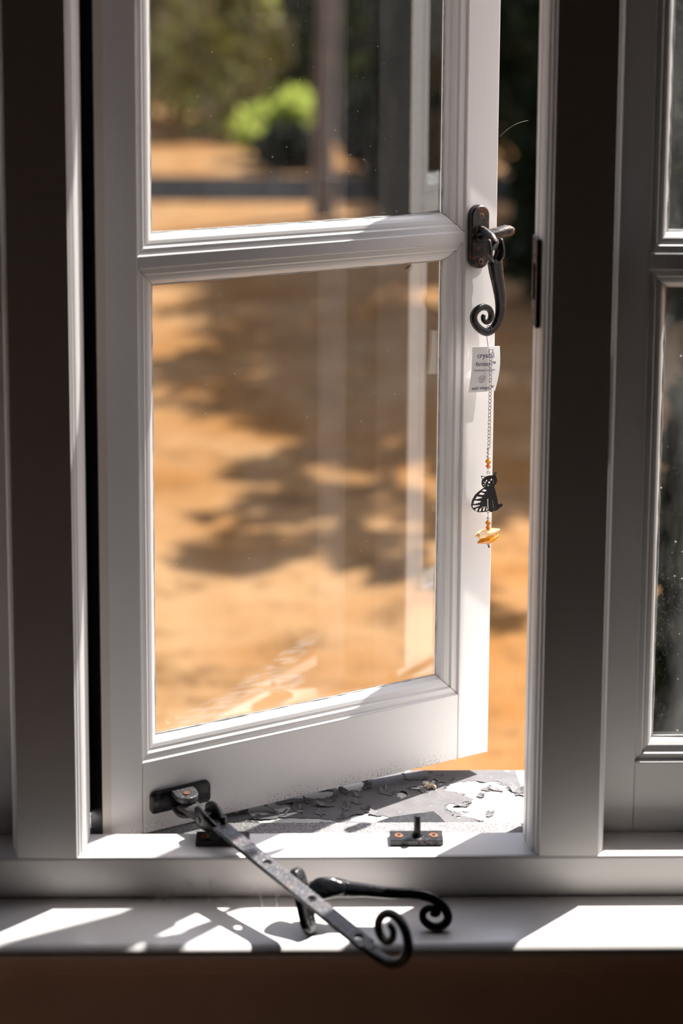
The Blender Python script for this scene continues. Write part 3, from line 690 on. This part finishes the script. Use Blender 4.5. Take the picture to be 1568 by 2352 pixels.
for zt in (.3742, .3225): obj('jump_ring', MB().torus(slc(cu(zt), OFFC, zt), (0, 1, 0), .0018, .0004, 14, 6), M_wire, CH, smooth=True)
# cat plate: outline and cut-outs, in hundredths of a millimetre-like drawing units
def cat_pt(x, y): return ((x-830)*5.88e-5 + .5116, .3735 - (y-110)*5.12e-5)
outline = [(690,255),(668,205),(650,150),(710,165),(770,190),(830,176),(900,176),(960,190),(975,140),(1000,112),(1042,95),(1032,150),(1020,205),(1045,265),(1058,330),(1048,390),(1005,445),(980,462),(1005,540),(1035,660),(1070,810),(1095,955),(1190,950),(1215,985),(1190,1030),(1105,1068),(1085,1108),(1045,1098),(1020,1120),(985,1100),(950,1130),(905,1125),(868,1088),(800,1095),(720,1096),(600,1080),(505,1028),(440,950),(416,865),(440,740),(510,620),(600,548),(680,500),(735,472),(692,425),(668,355),(674,290)]
holes_ = [[(668,172),(720,180),(755,200),(722,222),(702,246),(680,212)],[(985,178),(1003,133),(1028,118),(1010,190)],
 [(672,545),(700,518),(735,505),(800,548),(796,572),(760,572)],[(600,618),(625,588),(655,572),(752,622),(750,645),(700,650)],[(515,720),(535,685),(560,662),(620,685),(690,702),(684,728),(540,738)],
 [(462,832),(475,790),(496,756),(600,788),(662,798),(655,832),(560,848),(492,850)],[(455,948),(446,905),(452,870),(560,892),(642,898),(630,922),(540,940)],
 [(506,1000),(545,966),(602,966),(590,1010),(575,1052),(535,1040)],[(606,1060),(620,1020),(638,986),(688,986),(676,1030),(664,1074)],[(706,1066),(714,1020),(722,990),(772,990),(764,1035),(756,1076)],[(790,1070),(796,1030),(802,1002),(828,1002),(832,1076)],
 [(818,775),(832,766),(845,780),(848,900),(862,1060),(848,1066),(826,950)],[(645,952),(740,962),(812,972),(812,986),(730,980)],[(940,815),(958,820),(968,930),(1005,1050),(990,1055),(952,960)]]
def circ(x, y, r, n=12): return [(x+r*math.cos(2*math.pi*k/n), y+r*math.sin(2*math.pi*k/n)) for k in range(n)]
holes_ += [circ(790,298,25), circ(912,290,25), circ(860,352,30)]
holes_ += [[(695,312),(710,308),(775,334),(795,350),(760,346)],[(695,392),(700,382),(760,360),(795,362),(770,378),(715,402)],[(722,460),(730,440),(770,402),(795,396),(775,420),(745,462)],
 [(940,330),(985,290),(1000,284),(1002,294),(965,328)],[(945,350),(1000,340),(1006,350),(960,364)],[(938,378),(955,375),(990,405),(984,412)]]
holes_ += [[(812,400),(826,398),(845,428),(868,432),(866,446),(836,446),(815,425)],[(880,432),(900,426),(912,398),(926,400),(912,432),(890,446),(878,446)]]
cv = bpy.data.curves.new('cat_plate', 'CURVE'); cv.dimensions = '2D'; cv.fill_mode = 'BOTH'; cv.extrude = .0006
for loop in [outline] + holes_:
    s_ = cv.splines.new('POLY'); s_.points.add(len(loop)-1); s_.use_cyclic_u = True
    for k, q in enumerate(loop):
        a, b = cat_pt(*q); s_.points[k].co = (a, b, 0, 1)
tmp = bpy.data.objects.new('cat_plate', cv); me = bpy.data.meshes.new_from_object(tmp); bpy.data.objects.remove(tmp)
for vtx in me.vertices: vtx.co = slc(vtx.co.x, OFFC + vtx.co.z, vtx.co.y)
t = NT('black_cut_metal'); t.base((.012, .012, .014)); t.set(Roughness=.28, Metallic=.3); me.name = 'cat_plate'
obj('cat_plate', me, t.m, CH, label='flat black cut-out of a sitting striped cat')
# paper label
tagc = [(.4877, .5401), (.5278, .5373), (.4830, .4815), (.5218, .4795)]
def tag_pt(s_, q, h=0):
    a = [tagc[0][i]*(1-s_)+tagc[1][i]*s_ for i in (0, 1)]; b = [tagc[2][i]*(1-s_)+tagc[3][i]*s_ for i in (0, 1)]
    u, z = (a[i]*(1-q)+b[i]*q for i in (0, 1)); bulge = .0030*math.sin(math.pi*q)*(s_) - .0025*(s_-.5)**2
    return slc(u + .0016*math.sin(math.pi*q), .0195 + bulge + h, z)
mb = MB(); nx, ny = 10, 14
v0 = [tag_pt(i/nx, j/ny) for j in range(ny+1) for i in range(nx+1)]; v1 = [tag_pt(i/nx, j/ny, -.0004) for j in range(ny+1) for i in range(nx+1)]
f = []; N = len(v0); w = nx+1
for j in range(ny):
    for i in range(nx):
        a = j*w+i; f.append((a, a+w, a+w+1, a+1)); f.append((N+a, N+a+1, N+a+w+1, N+a+w))
edge = [i for i in range(w)] + [j*w+nx for j in range(1, ny+1)] + [ny*w+i for i in range(nx-1, -1, -1)] + [j*w for j in range(ny-1, 0, -1)]
for k in range(len(edge)): a, b = edge[k], edge[(k+1) % len(edge)]; f.append((a, b, N+b, N+a))
mb.add(v0+v1, f)
t = NT('white_card'); t.base((.80, .78, .77)); t.set(Roughness=.7)
TAG = obj('paper_label', mb, t.m, CH, smooth=True, label='small white card printed with the words crystal fantasy')
t = NT('purple_grey_ink'); t.base((.10, .085, .14)); t.set(Roughness=.7); M_ink = t.m
def text_on_tag(txt, sc, qc, width, shear=0, bold=0):
    cvt = bpy.data.curves.new('lettering', 'FONT'); cvt.body = txt; cvt.align_x = 'CENTER'; cvt.size = 1; cvt.shear = shear; cvt.offset = bold; cvt.resolution_u = 3
    tmp = bpy.data.objects.new('lettering', cvt); COL.objects.link(tmp); dg = bpy.context.evaluated_depsgraph_get()
    me = bpy.data.meshes.new_from_object(tmp.evaluated_get(dg)); bpy.data.objects.remove(tmp)
    xs = [v_.co.x for v_ in me.vertices]; k = width/(max(xs)-min(xs)); x0 = (max(xs)+min(xs))/2
    for v_ in me.vertices: v_.co = tag_pt(sc + (v_.co.x-x0)*k, qc - v_.co.y*k*.68, .00025)
    me.name = 'lettering'; return obj('lettering', me, M_ink, TAG)
text_on_tag('crystal', .47, .245, .60, 0, .004); text_on_tag('fantasy\u2122', .48, .420, .70, 0, .004)
text_on_tag('Handmade in the UK', .46, .535, .74); text_on_tag('wild things\u2122', .50, .945, .80, .25, .004)
sb = MB()
for ring_, n, r0, r1, wd in ((0, 12, .030, .062, .010), (1, 12, .085, .130, .016)):
    for k in range(n):
        a = 2*math.pi*(k+.5*ring_)/n; ca, sa = math.cos(a), math.sin(a)
        q = [(r0*ca, r0*sa), ((r0+r1)/2*ca-wd*sa, (r0+r1)/2*sa+wd*ca), (r1*ca, r1*sa), ((r0+r1)/2*ca+wd*sa, (r0+r1)/2*sa-wd*ca)]
        sb.add([tag_pt(.40+x, .715+y*.68, .00025) for x, y in q], [(0, 1, 2, 3)])
obj('sunburst_mark', sb, M_ink, TAG)

# ------------------------------------------------------------------ cobweb strands, dead insect
t = NT('pale_silk'); t.base((.75, .72, .66)); t.set(Roughness=.4); M_silk = t.m
cw = MB(); rnd = random.Random(9)
for k in range(15):
    x = -.172 + .155*rnd.random(); y = rnd.uniform(-.024, -.002); q = [(x, y, -.0485)]
    dx, dz = rnd.uniform(-.02, .02), rnd.uniform(.0, .022)
    for j in range(1, 7):
        s_ = j/6; q.append((x+dx*s_+rnd.uniform(-.002, .002), y*(1-s_)+(-.0012)*s_, -.0485+dz*s_+.003*math.sin(s_*3.1)+rnd.uniform(-.001, .001)))
    cw.tube(q, .00022, 4)
for k in range(22):
    x = rnd.gauss(-.100, .018) if k % 2 else rnd.gauss(-.165, .012); c0 = Vector((x, rnd.uniform(-.02, -.003), -.0485+rnd.uniform(.0, .012))); r = rnd.uniform(.0005, .0012)
    cw.tube([c0, c0+Vector((r*2, r, r*2))], r*.6, 5)
obj('cobweb', cw, M_silk, kind='stuff', label='wispy cobweb strands in the corner of window board and frame', cat='cobweb')
hr = MB().tube(catmull([sl(.5336, .001, .8030), sl(.541, .006, .8120), sl(.552, .012, .8200), sl(.566, .016, .8240)], 5), .00011, 5)
o = obj('silk_thread', hr, M_silk, SASH)
bug = empty('dead_insect', (-.2430, .0600, 0), A_OPEN, label='tiny dead insect caught at the top corner of the lower pane', cat='insect')
bb = MB(); c0 = sl(.4135, -.0180, .6415)
bb.sweep([c0+Vector((-.003, 0, -.002)), c0, c0+Vector((.003, 0, .003))], (0, 1, 0), [.0008, .0016, .0009], [.0008, .0014, .0008], 8, 1)
M_bug = plain('dry_brown_insect', (.22, .16, .10), .7)
obj('body', bb, M_bug, bug, smooth=True)
rnd = random.Random(2)
for k in range(6):
    a = rnd.uniform(0, 6.28); obj('leg', MB().tube([c0, c0+Vector((.004*math.cos(a), -.002, .004*math.sin(a))), c0+Vector((.0075*math.cos(a+.4), .0005, .0075*math.sin(a+.4)))], .00025, 4), M_bug, bug)

# ------------------------------------------------------------------ garden
obj('ground', MB().box((-30, .15, Z_GROUND-.2), (30, 45, Z_GROUND)), M_grass, kind='structure', label='dry golden lawn in dappled sunlight')
obj('dark_strip', MB().box((-30, 11.9, Z_GROUND-.1), (30, 13.6, Z_GROUND+.012)), M_dark_strip, kind='structure', label='dark strip crossing behind the lawn')  # flat near-black strip laid across the ground behind the lawn
def leaves(name, blobs, size, seed, mat, parent, flat=.5):
    r = np.random.default_rng(seed); P = []
    for (c0, rad, n) in blobs:
        d = r.normal(size=(n, 3)); d /= np.linalg.norm(d, axis=1)[:, None]
        q = d*(r.random(n)**(1/2.2))[:, None]*np.array(rad) + np.array(c0); P.append(q)
    P = np.concatenate(P); P = P[P[:, 2] > Z_GROUND + .02]; n = len(P)
    a = r.normal(size=(n, 3)); a /= np.linalg.norm(a, axis=1)[:, None]; b = r.normal(size=(n, 3)); b[:, 2] += flat*0
    b -= a*(a*b).sum(1)[:, None]; b /= np.linalg.norm(b, axis=1)[:, None]
    s_ = size*(.6+.8*r.random(n))[:, None]
    V = np.stack([P-a*s_, P+b*s_*.5, P+a*s_, P-b*s_*.5], 1).reshape(-1, 3)
    me = bpy.data.meshes.new(name); me.vertices.add(4*n); me.vertices.foreach_set('co', V.astype('f4').ravel())
    me.loops.add(4*n); me.loops.foreach_set('vertex_index', np.arange(4*n, dtype='i4'))
    me.polygons.add(n); me.polygons.foreach_set('loop_start', np.arange(0, 4*n, 4, dtype='i4'))
    me.update(calc_edges=True)
    return obj(name, me, mat, parent)
def plant(kind_, label, cat, blobs, size, seed, mat, trunk=None, group=None):
    x0 = np.mean([b[0] for b in blobs], 0) if trunk is None else trunk[0][0]
    e = empty(kind_, (float(x0[0]), float(x0[1]), Z_GROUND), label=label, cat=cat, group=group)
    off = Vector((float(x0[0]), float(x0[1]), Z_GROUND))
    o = leaves('crown' if trunk else 'foliage', blobs, size, seed, mat, e)
    o.location = -off
    if trunk:
        pts, rr = trunk
        o2 = obj('trunk', MB().tube(catmull(pts, 5), lerp_list(rr, (len(pts)-1)*5+1), 12), M_bark, e, smooth=True); o2.location = -off
    else:
        st_ = MB()
        for (c0, rad, n_) in blobs[:1]: st_.tube([(c0[0], c0[1], Z_GROUND-.02), (c0[0]+.05, c0[1], Z_GROUND+rad[2]*.7)], [.03, .012], 6)
        o2 = obj('stem', st_, M_bark, e); o2.location = -off
    return e
G = Z_GROUND
# the tree whose trunk shows through the upper pane
plant('tree', 'slim brown trunk standing upright through the upper pane', 'tree', [((.5, 13.2, 5.2), (1.3, 1.0, .8), 1500), ((-.6, 12.6, 5.8), (1.1, 1.0, .7), 1300)], .11, 1, M_leaf_shade,
      ([(.11, 11.1, G-.05), (.10, 11.1, G+.25), (.10, 11.1, 0), (.14, 11.15, 1.2), (.15, 11.5, 3.0), (.2, 12.2, 4.8)], [.115, .085, .080, .078, .07, .05]))
# the big shade tree to the right: leafy sprays above the view throw the dappled shade on the lawn
rnd = random.Random(21); sprays = []
def spray(tx, ty, r, n, h0=4.2, h1=6.2):
    h = rnd.uniform(h0, h1); sprays.append(((tx+.533*h, ty+.476*h, G+h), (r, r*1.1, r*.55), n))
for k in range(125):
    tx, ty = rnd.uniform(-.35, 2.9), rnd.uniform(5.1, 11.0)
    if tx < .35 and ty > 9.6: continue
    spray(tx, ty, rnd.uniform(.32, .55), 210)
for k in range(34): spray(rnd.uniform(.45, 2.7), rnd.uniform(10.6, 15.2), rnd.uniform(.35, .55), 200)
for k in range(15): spray(rnd.uniform(-.25, 1.0), rnd.uniform(3.35, 5.0), rnd.uniform(.13, .30), 55, 4.0, 5.0)
for k in range(14): spray(rnd.uniform(-1.1, -.25), rnd.uniform(5.4, 9.2), rnd.uniform(.13, .30), 50, 4.0, 5.4)
for k in range(3): spray(rnd.uniform(.25, .75), rnd.uniform(2.7, 3.4), rnd.uniform(.07, .14), 26, 3.6, 4.2)
plant('tree', 'big leafy shade tree standing beyond the right of the view', 'tree', sprays, .10, 2, M_leaf_shade,
      ([(4.9, 9.4, G-.05), (4.85, 9.4, 1.0), (4.5, 9.4, 3.0), (3.9, 9.6, 4.4)], [.24, .2, .15, .07]))
for i, (x, y, r, h, lab) in enumerate(((1.75, 7.75, .70, 1.6, 'dark evergreen shrub seen in the gap beside the open casement'), (3.35, 7.9, .8, 1.7, 'dark evergreen shrub behind the upper right-hand pane'),
                                     (.92, 11.0, .55, 1.5, 'dark evergreen shrub just right of the tree trunk'), (2.20, 11.0, .62, 1.6, 'dark evergreen shrub hidden mostly behind the free stile'), (1.18, 1.75, .44, 1.32, 'tall dark shrub close behind the lower right-hand pane'))):
    plant('shrub', lab, 'shrub', [((x, y, G+h*.5), (r*.95, r*.6, h*.58), 3200), ((x, y, G+h*1.05), (r*.9, r*.55, h*.5), 2400), ((x, y, G+.25), (r*.95, r*.6, .3), 1500)], .075, 20+i, M_leaf_dark)
for i, (x, y, r, h, lab) in enumerate(((2.95, 6.1, .80, 4.0, 'unseen dark evergreen tree added at right to block low sky, nearest the window'), (4.9, 6.2, .90, 4.4, 'unseen dark evergreen tree added to block low sky, furthest right'))):  # out-of-view trees added to cut the low sky light from the right
    plant('tree', lab, 'tree', [((x, y, G+h*.30), (r, r*.9, h*.32), 5000), ((x, y, G+h*.70), (r*.85, r*.8, h*.32), 4200)], .10, 30+i, M_leaf_dark, ([(x, y, G-.05), (x, y, G+h*.5), (x, y, G+h*.9)], [.14, .10, .03]))
plant('shrub', 'low dark shrub at the far side of the dark strip, left of the trunk', 'shrub', [((-.22, 14.2, G+.22), (.34, .3, .24), 1500)], .06, 36, M_leaf_dark)
plant('shrub', 'low dark shrub at the far side of the dark strip, right of the trunk', 'shrub', [((.72, 14.2, G+.42), (.52, .3, .46), 2600)], .06, 37, M_leaf_dark)
for i, (x, y, h, lab) in enumerate(((-4.4, 5.5, 7.5, 'unseen tall dark tree added at left to block sky, nearest the house'), (-4.6, 10.5, 8.0, 'unseen tall dark tree added at left to block sky, further out'))):  # pair outside the view, added to dim the skylight on the lawn
    plant('tree', lab, 'tree', [((x, y, G+h*.32), (1.5, 1.8, h*.30), 5200), ((x, y, G+h*.70), (1.4, 1.6, h*.30), 5200)], .16, 44+i, M_leaf_dark, ([(x, y, G-.05), (x, y, G+h*.5), (x, y, G+h*.9)], [.2, .15, .05]))
plant('shrub', 'sunlit yellow-green bush low beside the tree trunk', 'shrub', [((-.46, 15.0, -.60), (.36, .36, .26), 330), ((-.12, 15.0, -.46), (.30, .3, .30), 260)], .10, 40, M_leaf_bright)
for i, (x, y, r, h, mt, lab) in enumerate(((-2.9, 18.0, .85, 1.9, M_leaf_mid, 'olive bush at the left edge of the upper pane'), (-1.0, 17.6, .80, 2.0, M_leaf_mid, 'brownish olive bush behind the bright lawn strip'), (.65, 17.8, .78, 2.0, M_leaf_shade, 'green bush behind the tree trunk'),
                                         (2.3, 17.6, .78, 2.1, M_leaf_dark, 'dark bush at the back right of the upper pane'), (-1.9, 19.6, .85, 2.3, M_leaf_mid, 'taller olive bush in the second row, left of the trunk'), (-.17, 19.5, .74, 2.3, M_leaf_shade, 'green bush in the second row, straight behind the trunk'), (1.5, 19.6, .74, 2.3, M_leaf_dark, 'dark bush in the second row, right of the trunk'), (3.2, 19.5, .8, 2.3, M_leaf_dark, 'dark bush in the second row, furthest right'))):
    plant('shrub', lab, 'shrub', [((x, y, G+h*.5), (r, r*.7, h*.55), 900), ((x, y+.1, G+h*1.0), (r*.9, r*.6, h*.5), 700)], .15, 50+i, mt)
for i, x in enumerate((-6.0, -1.0, 4.0)):
    plant('tree', ('far tree closing the view on the left', 'far tree closing the view behind the trunk', 'far tree closing the view on the right')[i], 'tree',
          [((x-.9, 25, 1.0), (1.5, 1.0, 2.2), 3200), ((x+.9, 25, 1.2), (1.5, 1.0, 2.3), 3200), ((x, 25, 4.6), (2.2, 1.0, 2.8), 4200)], .2, 70+i, M_leaf_dark, ([(x, 25, G-.05), (x, 25, 1.0), (x+.1, 25, 2.4)], [.25, .2, .1]))

# ------------------------------------------------------------------ which things the mirrored sunlight reaches
def family(r):
    out = [r]
    for c in r.children: out += family(c)
    return out
rc = bpy.data.collections.new('lit_by_mirrored_sun'); bc = bpy.data.collections.new('blocks_mirrored_sun')
free = max((o for o in SASH.children if o.name.startswith('stile')), key=lambda o: o.data.vertices[1].co.x)
for o in [free] + family(FA) + family(CH): rc.objects.link(o)
for o in family(SASH) + family(CH) + family(W3) + [HEAD_OUT, WALL_OUT]: bc.objects.link(o)
glint_o.light_linking.receiver_collection = rc; glint_o.light_linking.blocker_collection = bc
